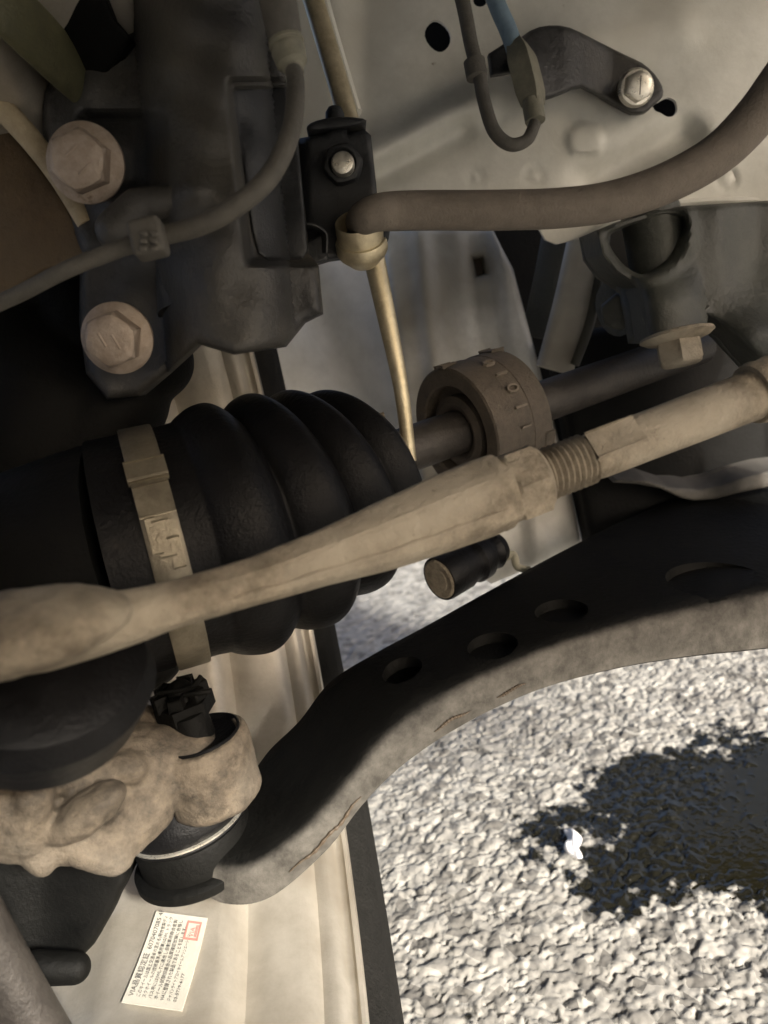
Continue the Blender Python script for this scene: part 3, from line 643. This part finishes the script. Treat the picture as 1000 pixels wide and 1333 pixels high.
_, q1, q2 = frame(SHD, hint)
def damp_pt(t, ang, r): return DC + SHD*t + (q1*math.cos(ang)+q2*math.sin(ang))*r
# which way round faces the camera
sgn = 1 if damp_pt(0, 1.2, .03).dot(CF) < damp_pt(0, -1.2, .03).dot(CF) else -1
for i, ch in enumerate('0101'):
    ph = .52+i*.275
    link('embossed_digit', text_mesh(ch, .0105, lambda x, y, z, ph=ph: damp_pt(-.0040+y*.95, sgn*(ph+x*.95/.033), .0333+z), .0016), MT['damp_pale'], dp)
link('embossed_digit', text_mesh('1', .0085, lambda x, y, z: damp_pt(-.0035+y*.95, sgn*(1.64+x*.95/.033), .0333+z), .0016), MT['damp_pale'], dp)
for ph, w in ((.18, .16), (.02, .05)):
    link('rib', boxm(damp_pt(-.014, sgn*ph, .0330), SHD, (.008, .0018, .0012), (q1*math.sin(-ph)+q2*math.cos(ph)*sgn), .0004, 1), MT['damper'], dp)
for ph in (.12, 2.05): link('notch_pad', boxm(damp_pt(.0150, sgn*ph, .0322), SHD, (.0068, .010, .0035), (q1*-math.sin(ph)+q2*math.cos(ph)*sgn), .0006, 1), MT['damper'], dp)

# ================================================================== TIE ROD
tr = thing('tie_rod', V(0, 880, .21), 'dusty tan steering tie rod crossing in front with lock nut', 'tie rod')
TE = V(1010, 503, .272); TN = V(652, 640, .252); TD = (TE-TN).normalized()
def facet(u, a): return 1+.035*math.cos(6*a+.6) + .012*math.cos(3*a)
OB = [V(-60, 838, .190), V(60, 822, .196), V(150, 808, .202), V(230, 786, .209), V(330, 757, .218), V(420, 727, .228), V(500, 699, .236), V(570, 672, .244), V(622, 652, .249), TN]
link('outer_end', sweep(OB, [.0105, .0100, .0075, .0062, .0066, .0080, .0103, .0118, .0125, .0122], 120, 40, rf=facet, sharp=60), MT['tan'], tr)
for an, w in ((2.2, .00075), (1.35, .0006)):      # forging seams along the outer end
    op, ou = catmull(OB, 80); rr_ = np.interp(ou, np.linspace(0, 1, 10), [.0105, .0100, .0075, .0062, .0066, .0080, .0103, .0118, .0125, .0122]); sp_ = []
    for i in range(26, 76, 3):
        t_ = (op[i+1]-op[i-1]).normalized(); f1_ = (-CF-t_*(-CF).dot(t_)).normalized(); f2_ = t_.cross(f1_); a_ = an-1.75
        sp_.append(op[i]+(f1_*math.cos(a_)+f2_*math.sin(a_))*rr_[i]*(.985+.01*math.sin(i*1.7)))
    link('forging_seam', sweep(sp_, [w*.3]+[w]*6+[w*.3], 90, 8, rf=lambda u, a: 1+.3*math.sin(u*45)), MT['tan'], tr)
link('end_lip', lathe(TN-TD*.003, TD, [(-.002, .0118), (.0, .0127), (.0025, .0125), (.0045, .0112), (.0048, .009)], 48), MT['tan'], tr)
link('ball_socket', blend([ellipsoid(V(5, 826, .190), (.032, .020, .0098)), capsule(V(20, 824, .191), V(170, 803, .204), .0098, .0066), capsule(V(-40, 800, .184), V(110, 786, .192), .0035, .0030)], .0012, 6, .0004, 160), MT['tan'], tr)
link('dust_boot', lathe(V(50, 850, .205), (V(70, 1000, .235)-V(50, 850, .205)), [(0, .020), (.004, .0275), (.010, .030), (.015, .0285), (.018, .027), (.024, .0255), (.030, .020), (.034, .014), (.034, .0001)], 60), MT['rubber'], tr)
NO = V(655, 639, .2522)
nt_ = link('lock_nut', lathe(NO, TD, [(0, .0095), (0, .0112), (.0012, .0122), (.0022, .0126), (.0118, .0126), (.0128, .0122), (.0140, .0110), (.0140, .0095)], 72, rf=lambda t, a: hexr(t, a) if .0015 < t < .0125 else .93, hint=Vector((.2, -.3, 1)), sharp=25), MT['tan'], tr)
T0 = NO + TD*.0125; TL = .019
def thr(u, a):
    q = (u*9 + a/(2*math.pi)) % 1; return 1 + .085*(1-abs(2*q-1)*2)
link('thread', sweep([T0, T0+TD*TL], .0082, 240, 36, rf=thr, sharp=0), MT['tan'], tr)
R0 = T0+TD*(TL-.001); RL = (TE-R0).length
def flats(u, a):
    if False:
        k = (a-.35) % math.pi; k = min(k, math.pi-k); f = .87/max(.5, math.cos(k)) if k < .52 else 1
        return min(1, f)
    return 1
link('inner_rod', sweep([R0, R0+TD*.006, R0+TD*.03, R0+TD*RL*.6, R0+TD*(RL+.03), R0+TD*(RL+.16)], [.0072, .0082, .0084, .0086, .0090, .0092], 160, 48, rf=flats, sharp=30), MT['tan'], tr)
wf = V(790, 591, .2615); wf = TN + TD*((wf-TN).dot(TD)); wn_ = (-CF*.9+CY*.42); wn_ = (wn_-TD*wn_.dot(TD)).normalized()
link('wrench_flat', boxm(wf+wn_*.0068, TD, (.0165, .0042, .0092), wn_, .0008, 2), MT['tan'], tr)
link('boot_end', lathe(V(978, 514, .27), TD, [(0, .0092), (0, .0104), (.003, .0112), (.006, .0106), (.010, .0112), (.03, .0114), (.034, .0134), (.038, .0112), (.042, .0112), (.046, .0140), (.050, .0112), (.054, .0112), (.058, .0148), (.063, .0112), (.12, .0150), (.16, .0150), (.16, .0001)], 48), MT['tan'], tr)

# ================================================================== LOWER CONTROL ARM
arm = thing('control_arm', V(640, 900, .33), 'black stamped lower control arm sweeping across above the ground', 'control arm')
ridge = [(262, 1128, .302), (330, 1118, .298), (400, 1072, .298), (452, 1018, .300), (500, 960, .304), (555, 915, .310), (620, 880, .316), (700, 846, .324), (800, 812, .334), (900, 788, .345), (1000, 767, .356), (1220, 730, .380)]
bottom = [(250, 1150), (292, 1176), (352, 1168), (424, 1108), (470, 1050), (516, 1003), (572, 962), (640, 924), (715, 893), (810, 868), (905, 853), (1000, 843), (1220, 818)]
back = [(300, 1075), (322, 1010), (345, 970), (385, 930), (425, 880), (480, 845), (555, 806), (640, 760), (730, 712), (830, 664), (930, 628), (1160, 560)]
RV, _ = catmull([V(*p) for p in ridge], 120)
b2, _ = catmull([Vector((x, y, 0)) for x, y in bottom], 120); k2, _ = catmull([Vector((x, y, 0)) for x, y in back], 120)
vs = []; fs = []
rows = []
for i in range(120):
    R_ = RV[i]; q = R_-CAMP; dz = q.dot(CF)
    Fb = V(b2[i].x, b2[i].y, dz+.004)
    rK = ray(k2[i].x, k2[i].y); zz = R_.z+.006; K = CAMP + rK*min((zz-CAMZ)/rK.z, dz+.22) if rK.z < -.05 else V(k2[i].x, k2[i].y, dz+.2)
    up = Vector((0, 0, 1)); dk = (K-R_); w = dk.length; dk.normalize()
    df = (Fb-R_); hgt = df.length; df.normalize()
    rr = min(.011, hgt*.45, w*.3)
    P = [Fb+dk*.010+df*.0005, Fb+dk*.006+df*.0022, Fb+dk*.002+df*.0015, Fb]       # rolled lower lip
    P += [R_+df*(hgt*t) for t in (.85, .65)]
    A0 = R_+df*rr; B0 = R_+dk*rr
    for t in np.linspace(0, 1, 9): P.append(A0*(1-t)**2 + R_*2*t*(1-t) + B0*t**2)
    P += [R_+dk*(rr+(w-2*rr)*t) for t in (.2, .4, .6, .8, 1.)]
    P += [K-dk*rr*.4+up*-.001, K-up*.006, K-up*.022, K-up*.022-dk*.003, K-up*.008-dk*.005, R_+dk*(w*.5)-up*.004, R_+dk*.006-up*.006+df*rr*.5, R_+dk*.0035+df*hgt*.8]
    rows.append(P)
m = len(rows[0])
for P in rows: vs += P
for i in range(119):
    for k in range(m): fs.append((i*m+k, i*m+(k+1) % m, (i+1)*m+(k+1) % m, (i+1)*m+k))
fs += [tuple(range(m)), tuple(range(119*m, 120*m))[::-1]]
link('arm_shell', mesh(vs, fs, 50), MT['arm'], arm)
lp = []; lf = []
for P in rows:
    a_, b_ = P[15], P[19]; q_ = Vector((0, 0, -.0075)); lp += [a_+q_, b_+q_, b_+q_*1.2, a_+q_*1.2]
for i in range(119):
    for k in range(4): lf.append((i*4+k, i*4+(k+1) % 4, i*4+4+(k+1) % 4, i*4+4+k))
lf += [(0, 1, 2, 3), (476, 479, 478, 477)]
link('hole_shade', mesh(lp, lf), MT['black'], arm)  # black sheet added close under the top so the openings look shaded
cutters = []
for px, py, rx in ((932, 743, .023), (730, 788, .012), (640, 833, .011), (525, 879, .009)):     # drilled openings in the top face
    i = min(range(120), key=lambda k: abs(500+FPX*(RV[k]-CAMP).dot(CX)/(RV[k]-CAMP).dot(CF)-px)); z = RV[i].z
    O = onz(px, py, z+.0045); cutters.append(lathe(O-Vector((0, 0, .012)), (0, 0, 1), [(.0055, rx), (.022, rx)], 40))
ao = [o for o in arm.children if o.name.startswith('arm_shell')][0]
for cme in cutters:
    cme.materials.append(MT['black'])
    co = bpy.data.objects.new('cut', cme); COL.objects.link(co)
    bo = ao.modifiers.new('b', 'BOOLEAN'); bo.operation = 'DIFFERENCE'; bo.object = co; bo.solver = 'EXACT'; bo.material_mode = 'TRANSFER'
    nm = bpy.data.meshes.new_from_object(ao.evaluated_get(bpy.context.evaluated_depsgraph_get()))
    ao.modifiers.clear(); bpy.data.objects.remove(co)
    if len(nm.polygons) > 1000: nm.set_sharp_from_angle(angle=math.radians(50)); ao.data = nm
for k, (i0, i1) in enumerate(((22, 40), (58, 66), (70, 76))):   # weld bead and scratches along the front flange
    pp = []
    for i in range(i0, i1): pp.append(RV[i].lerp(vs[i*m+3], .72+.03*math.sin(i)) - Vector((0, .0006, 0)))
    link('weld_bead', sweep(pp, [.0002]+[.0007]*3+[.0002], 60, 8, rf=lambda u, a: 1+.25*math.sin(u*70)), MT['brown'], arm)
# ball joint at the end of the arm
BJ = V(238, 1046, .318); BU = Vector((-.05, -.02, 1)).normalized()
bj = link('ball_joint', lathe(BJ-BU*.030, BU, [(-.004, .0001), (-.004, .014), (-.0025, .019), (.001, .0226), (.006, .0238), (.020, .0240), (.0225, .0225), (.0225, .0001)], 72), MT['black'], arm)
bt = link('joint_boot', lathe(BJ-BU*.0085, BU, [(0, .020), (.0, .0240), (.0015, .0248), (.003, .0240), (.004, .0246), (.007, .0250), (.012, .0235), (.018, .019), (.022, .015), (.022, .0001)], 72), MT['rubber'], arm)
link('retaining_ring', lathe(BJ-BU*.0065, BU, [(0, .0240), (.0006, .0253), (.0014, .0254), (.002, .0240)], 90, closed=True), MT['bright'], bt)
link('joint_collar', lathe(BJ-BU*.0275, BU, [(0, .0225), (.0, .0262), (.001, .0272), (.004, .0272), (.005, .0262), (.006, .024), (.006, .0225)], 72, closed=True), MT['black'], arm)

# ================================================================== STEERING KNUCKLE
kn = thing('steering_knuckle', V(120, 1120, .28), 'rusty tan cast steering knuckle with ball joint boss', 'knuckle')
BOSS = V(258, 958, .300)
parts = [lathe(BOSS-BU*.030, BU, [(0, .0001), (0, .0150), (.003, .0180), (.024, .0190), (.028, .0187), (.0300, .0175), (.0300, .0145), (.020, .014), (.020, .0001)], 48, sharp=0),
         capsule(BOSS-BU*.014, V(120, 1000, .288), .014, .019), capsule(V(120, 1000, .288), V(-60, 1020, .272), .019, .022),
         capsule(V(190, 965, .31), V(60, 950, .305), .014, .02), 
         ellipsoid(V(18, 1066, .262), (.014, .012, .0150)), ellipsoid(V(112, 1058, .262), (.0165, .010, .0068), Matrix.Rotation(-.42, 3, 'Y')), capsule(V(45, 1035, .256), V(35, 1095, .258), .0065, .0055), capsule(V(20, 1020, .262), V(170, 1000, .278), .007, .006), capsule(V(110, 1110, .268), V(150, 1116, .272), .0055, .0065), capsule(V(70, 1092, .270), V(150, 1098, .275), .0085, .0085), capsule(V(150, 1098, .277), V(185, 1050, .285), .0085, .012),
         capsule(V(20, 1060, .262), V(55, 1122, .264), .010, .005), capsule(V(-60, 1000, .268), V(60, 1010, .268), .011, .009)]
link('casting', blend(parts, .0012, 5, .00045, 150), MT['cast'], kn)
cn = link('castle_nut', lathe(V(236, 905, .304)-BU*.008, BU, [(0, .0001), (0, .0118), (.006, .0118), (.0065, .010), (.0066, .0001)], 48, rf=hexr), MT['black'], kn)
for k in range(6):
    an = k*math.pi/3; _, g1, g2 = frame(BU, Vector((0, 1, 0)))
    link('castellation', boxm(V(236, 905, .304)+BU*.0005+(g1*math.cos(an)+g2*math.sin(an))*.0086, g1*math.cos(an)+g2*math.sin(an), (.0042, .0056, .0048), BU.cross(g1*math.cos(an)+g2*math.sin(an)), .0006, 1), MT['black'], cn)
link('stud', capsule(V(236, 905, .304)-BU*.02, V(236, 905, .304)+BU*.001, .006, .0055, 16), MT['black'], kn)
cp = link('cotter_pin', sweep([V(205, 903, .300), V(235, 898, .298), V(252, 893, .297), V(262, 880, .297)], .0010, 24, 8), MT['black'], kn)
link('cotter_leg', sweep([V(240, 905, .297), V(258, 902, .296), V(274, 900, .297)], .0011, 20, 8), MT['black'], cp)
link('stud_shoulder', lathe(V(250, 945, .302)-BU*.006, BU, [(0, .008), (.012, .0072), (.013, .0001)], 24), MT['black'], kn)
link('recess_shade', lathe(BOSS-BU*.006+CX*.001, BU, [(0, .0001), (0, .0155), (.0068, .0155), (.0072, .0150), (.0050, .0138), (.0040, .0001)], 48), MT['rubber'], kn)  # black cup put on the boss for the shade inside its recess
kp = [capsule(V(-60, 420, .345), V(60, 520, .345), .03, .035), capsule(V(60, 520, .345), V(40, 700, .35), .035, .04), capsule(V(120, 430, .345), V(200, 470, .345), .022, .018), capsule(V(150, 520, .345), V(70, 640, .345), .024, .03), capsule(V(30, 380, .35), V(140, 400, .35), .02, .018),
      capsule(V(40, 700, .345), V(10, 880, .30), .03, .026), capsule(V(10, 880, .30), V(150, 880, .315), .024, .014), capsule(V(150, 880, .315), V(205, 862, .325), .014, .010)]
link('upright', blend(kp, .002, 10), MT['black'], kn)

# ================================================================== BRAKE PARTS, LOWER LEFT; SHADE PLATE, UPPER LEFT
bk = thing('brake_caliper', V(100, 1275, .34), 'dark brake caliper bracket below the knuckle with a rounded lug', 'caliper')
link('bracket_body', relief([(-60, 1080), (60, 1090), (168, 1120), (160, 1160), (140, 1200), (112, 1240), (60, 1262), (-60, 1230)], lambda x, y: .315+.006*G(x, 60, 40), (0, .012, 0), 8, rnd=.006, rpx=14, smooth=3), MT['black'], bk)
link('lug', capsule(V(45, 1260, .305), V(98, 1260, .307), .0065, .0060), MT['black'], bk)
bar = tag(link('steel_bar', sweep([V(-110, 1060, .24), V(-45, 1190, .245), V(8, 1285, .25), V(75, 1400, .255)], .0125, 40, 28, flat=(1, .8)), MT['shaft']), 'blurred grey steel bar across the bottom left corner', 'bar')
sh = thing('barrel_shade', V(20, 390, .30), 'added brown plate with pale ridge standing for shade on the wheel barrel at the left margin', 'shade plate')
link('shade_plate', relief([(-70, 90), (-10, 140), (30, 185), (72, 240), (108, 300), (116, 345), (60, 352), (0, 392), (-70, 430)], lambda x, y: .292+.00008*max(0, 250-y), (0, .003, 0), 8, rnd=.003, rpx=8, smooth=2), MT['shade_brown'], sh)  # brown plate put in for the shade below the barrel ridge
link('lit_ridge', sweep([V(-60, 78, .282), V(-10, 128, .287), V(32, 172, .290), V(74, 226, .290), V(112, 292, .290)], [.0042, .0046, .0044, .0040, .0032], 50, 14, flat=(1, .7)), MT['lit_pale'], sh)  # pale strip painted as the lit ridge above that shade
tag(link('shield_arm', sweep([V(-60, -55, .232), V(0, 0, .244), V(50, 48, .266), V(105, 100, .292)], [.0105, .0108, .0112, .0115], 40, 24, flat=(1, .35)), MT['olive']), 'flat dark olive arm in the top left corner behind the strut', 'arm')

# ================================================================== CROSSMEMBER, RIGHT
cm = thing('crossmember', V(900, 470, .40), 'dark green-grey subframe crossmember with arched opening at the right', 'crossmember')
def d_cm(x, y):
    d = .388 + .012*sst(930, 990, x)*sst(430, 330, y)
    q = math.hypot(x-838, y-300); d -= .004*G(q, 62, 8)
    u = (x-(876+(y-400)*.17))/44.; d -= .016*math.sqrt(max(0, 1-u*u))*sst(335, 395, y)
    d -= .010*G(y, 440, 30)*sst(925, 990, x)
    return d + .0008*math.sin(x*.05+y*.03)
arch_h = [(792, 312), (800, 330), (815, 347), (835, 357), (852, 351), (868, 335), (882, 312), (892, 288), (870, 282), (830, 290), (800, 302)]
link('web', relief([(776, 300), (800, 290), (860, 270), (1175, 250), (1175, 660), (1090, 580), (1020, 505), (985, 465), (962, 440), (935, 420), (922, 412), (920, 428), (882, 444), (845, 448), (838, 405), (832, 378), (800, 356), (782, 332)], d_cm, (0, .03, 0), 5, [smooth_poly(arch_h, 4)], rnd=.006, rpx=9), MT['cross'], cm)
BA = (V(884, 470, .375)-V(850, 280, .375)).normalized()
link('inner_tube', lathe(V(846, 275, .405), BA, [(0, .0150), (.035, .0150), (.035, .0001)], 40), MT['cross'], cm)
fb = link('bolt', lathe(V(881, 437, .378), BA, [(-.002, .0135), (-.001, .0172), (.0004, .0176), (.0022, .0150), (.0032, .0115), (.0034, .0001)], 60), MT['tan'], cm)
link('head', hexhead(V(881, 437, .378)+BA*.0022, BA, .0112, .0125, Vector((.3, 1, 0))), MT['tan'], fb)
link('side_bolt', hexhead(V(806, 404, .43), Vector((-.4, -1, -.1)), .010, .012, Vector((0, 0, 1))), MT['cross'], cm)
link('bolt_boss', sweep([V(800, 402, .44), V(850, 385, .45)], .016, 10, 20), MT['cross'], cm)
def d_low(x, y): return .455 + .02*sst(640, 700, y) - .012*G(y, 640+12*math.sin((x-800)*.035), 8)
lw = thing('subframe_skirt', V(900, 700, .46), 'dark lower subframe skirt with a wavy pale seam below the tie rod', 'subframe')
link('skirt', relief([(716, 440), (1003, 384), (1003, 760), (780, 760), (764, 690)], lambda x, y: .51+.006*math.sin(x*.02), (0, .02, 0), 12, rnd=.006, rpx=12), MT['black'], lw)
link('seam_lip', relief([(798, 628), (830, 630), (860, 636), (885, 648), (902, 652), (930, 650), (960, 642), (1000, 634), (1030, 628), (1030, 608), (1000, 612), (960, 622), (930, 632), (905, 636), (890, 634), (870, 634), (840, 624), (800, 622)], lambda x, y: .478+.006*math.sin(x*.05), (0, .02, .004), 5, rnd=.003, rpx=5), MT['cable'], lw)
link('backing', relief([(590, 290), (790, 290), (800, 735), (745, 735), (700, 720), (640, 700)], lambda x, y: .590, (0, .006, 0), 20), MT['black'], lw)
stay = thing('mount_stay', V(725, 490, .48), 'dull grey pressed stay slanting down between rail and crossmember', 'stay')
link('web', sweep([V(775, 270, .465), V(762, 330, .468), V(745, 400, .472), V(722, 482, .478)], [.0135, .0135, .0130, .0125], 40, 24, flat=(1, .55)), MT['rail'], stay)
link('edge', sweep([V(790, 290, .462), V(782, 350, .465), V(768, 420, .47), V(748, 475, .474)], .0030, 40, 12), MT['cross'], stay)
stay2 = tag(link('side_stay', sweep([V(730, 300, .52), V(718, 360, .53), V(700, 440, .54)], .012, 30, 20, flat=(1, .5)), MT['cross']), 'thin dark stay standing close beside the pale frame rail', 'stay')
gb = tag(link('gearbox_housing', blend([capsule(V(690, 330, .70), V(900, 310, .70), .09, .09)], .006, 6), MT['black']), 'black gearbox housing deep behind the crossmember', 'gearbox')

# ================================================================== LINK JOINT UNDER THE TIE ROD
lj = thing('link_joint', V(600, 780, .40), 'short black rubber link joint with tan end cap below the tie rod', 'link joint')
LA = (V(660, 706, .425)-V(572, 754, .395)).normalized(); LO = V(572, 754, .395)
link('housing', lathe(LO, LA, [(.0, .0108), (.0, .0116), (.002, .0120), (.016, .0118), (.020, .0105), (.023, .0105), (.025, .0122), (.031, .0120), (.035, .0095), (.037, .0095), (.040, .0105), (.045, .0085), (.047, .0001)], 60), MT['rubber'], lj)
link('cap', lathe(LO-LA*.0012, LA, [(0, .0001), (0, .006), (.0004, .0065), (.0002, .0095), (.0010, .0106), (.0022, .0106)], 48), MT['tan'], lj)
clp = tag(link('wire_clip', sweep([V(655, 728, .42), V(668, 722, .42), (V(674, 738, .42)), V(690, 742, .42)], .0022, 24, 8, flat=(1, .4)), MT['plug']), 'small bent grey clip beside the link joint', 'clip')

# ================================================================== OIL PUDDLE AND WHITE GLINT ON THE GROUND
def puddle():
    me_v = []; n = 90
    for k in range(n):
        a = 2*math.pi*k/n; r = .74+.07*math.sin(3*a+1)+.05*math.sin(7*a)+.04*math.sin(13*a+2)
        me_v.append((PUD_C.x+PUD_R[0]*r*math.cos(a), PUD_C.y+PUD_R[1]*r*math.sin(a), -.0004))
    top = me_v; bot = [(x, y, -.004) for x, y, z in me_v]
    return mesh(top+bot, [tuple(range(n))]+[tuple(range(2*n-1, n-1, -1))]+[(k, (k+1) % n, n+(k+1) % n, n+k) for k in range(n)])
om, t, N, L = nt('dark_oil'); out = N.new('ShaderNodeOutputMaterial'); b = N.new('ShaderNodeBsdfPrincipled'); L.new(b.outputs[0], out.inputs[0])
b.inputs['Base Color'].default_value = (.012, .011, .006, 1); b.inputs['Roughness'].default_value = .08
no = N.new('ShaderNodeTexNoise'); no.inputs['Scale'].default_value = 150; bp = N.new('ShaderNodeBump'); bp.inputs['Strength'].default_value = .3; bp.inputs['Distance'].default_value = .0015
tc = N.new('ShaderNodeTexCoord'); L.new(tc.outputs['Object'], no.inputs['Vector']); L.new(no.outputs[0], bp.inputs['Height']); L.new(bp.outputs[0], b.inputs['Normal'])
tag(link('oil_puddle', puddle(), om), 'dark wet oil puddle soaking into the asphalt at lower right', 'puddle')
fp = onz(746, 1098, .004)
fl = ellipsoid((0, 0, 0), (.0050, .0155, .004)); 
for v in fl.vertices: v.co.x += .002*math.sin(v.co.y*300); v.co.z += .0008*math.sin(v.co.x*900)
fl.transform(Matrix.Translation(fp) @ Matrix.Rotation(-.12, 4, 'Z'))
tag(link('white_glint', fl, MT['glint']), 'small white body standing for a wet glint at the edge of the oil puddle', 'flake')  # white body added in place of a wet highlight
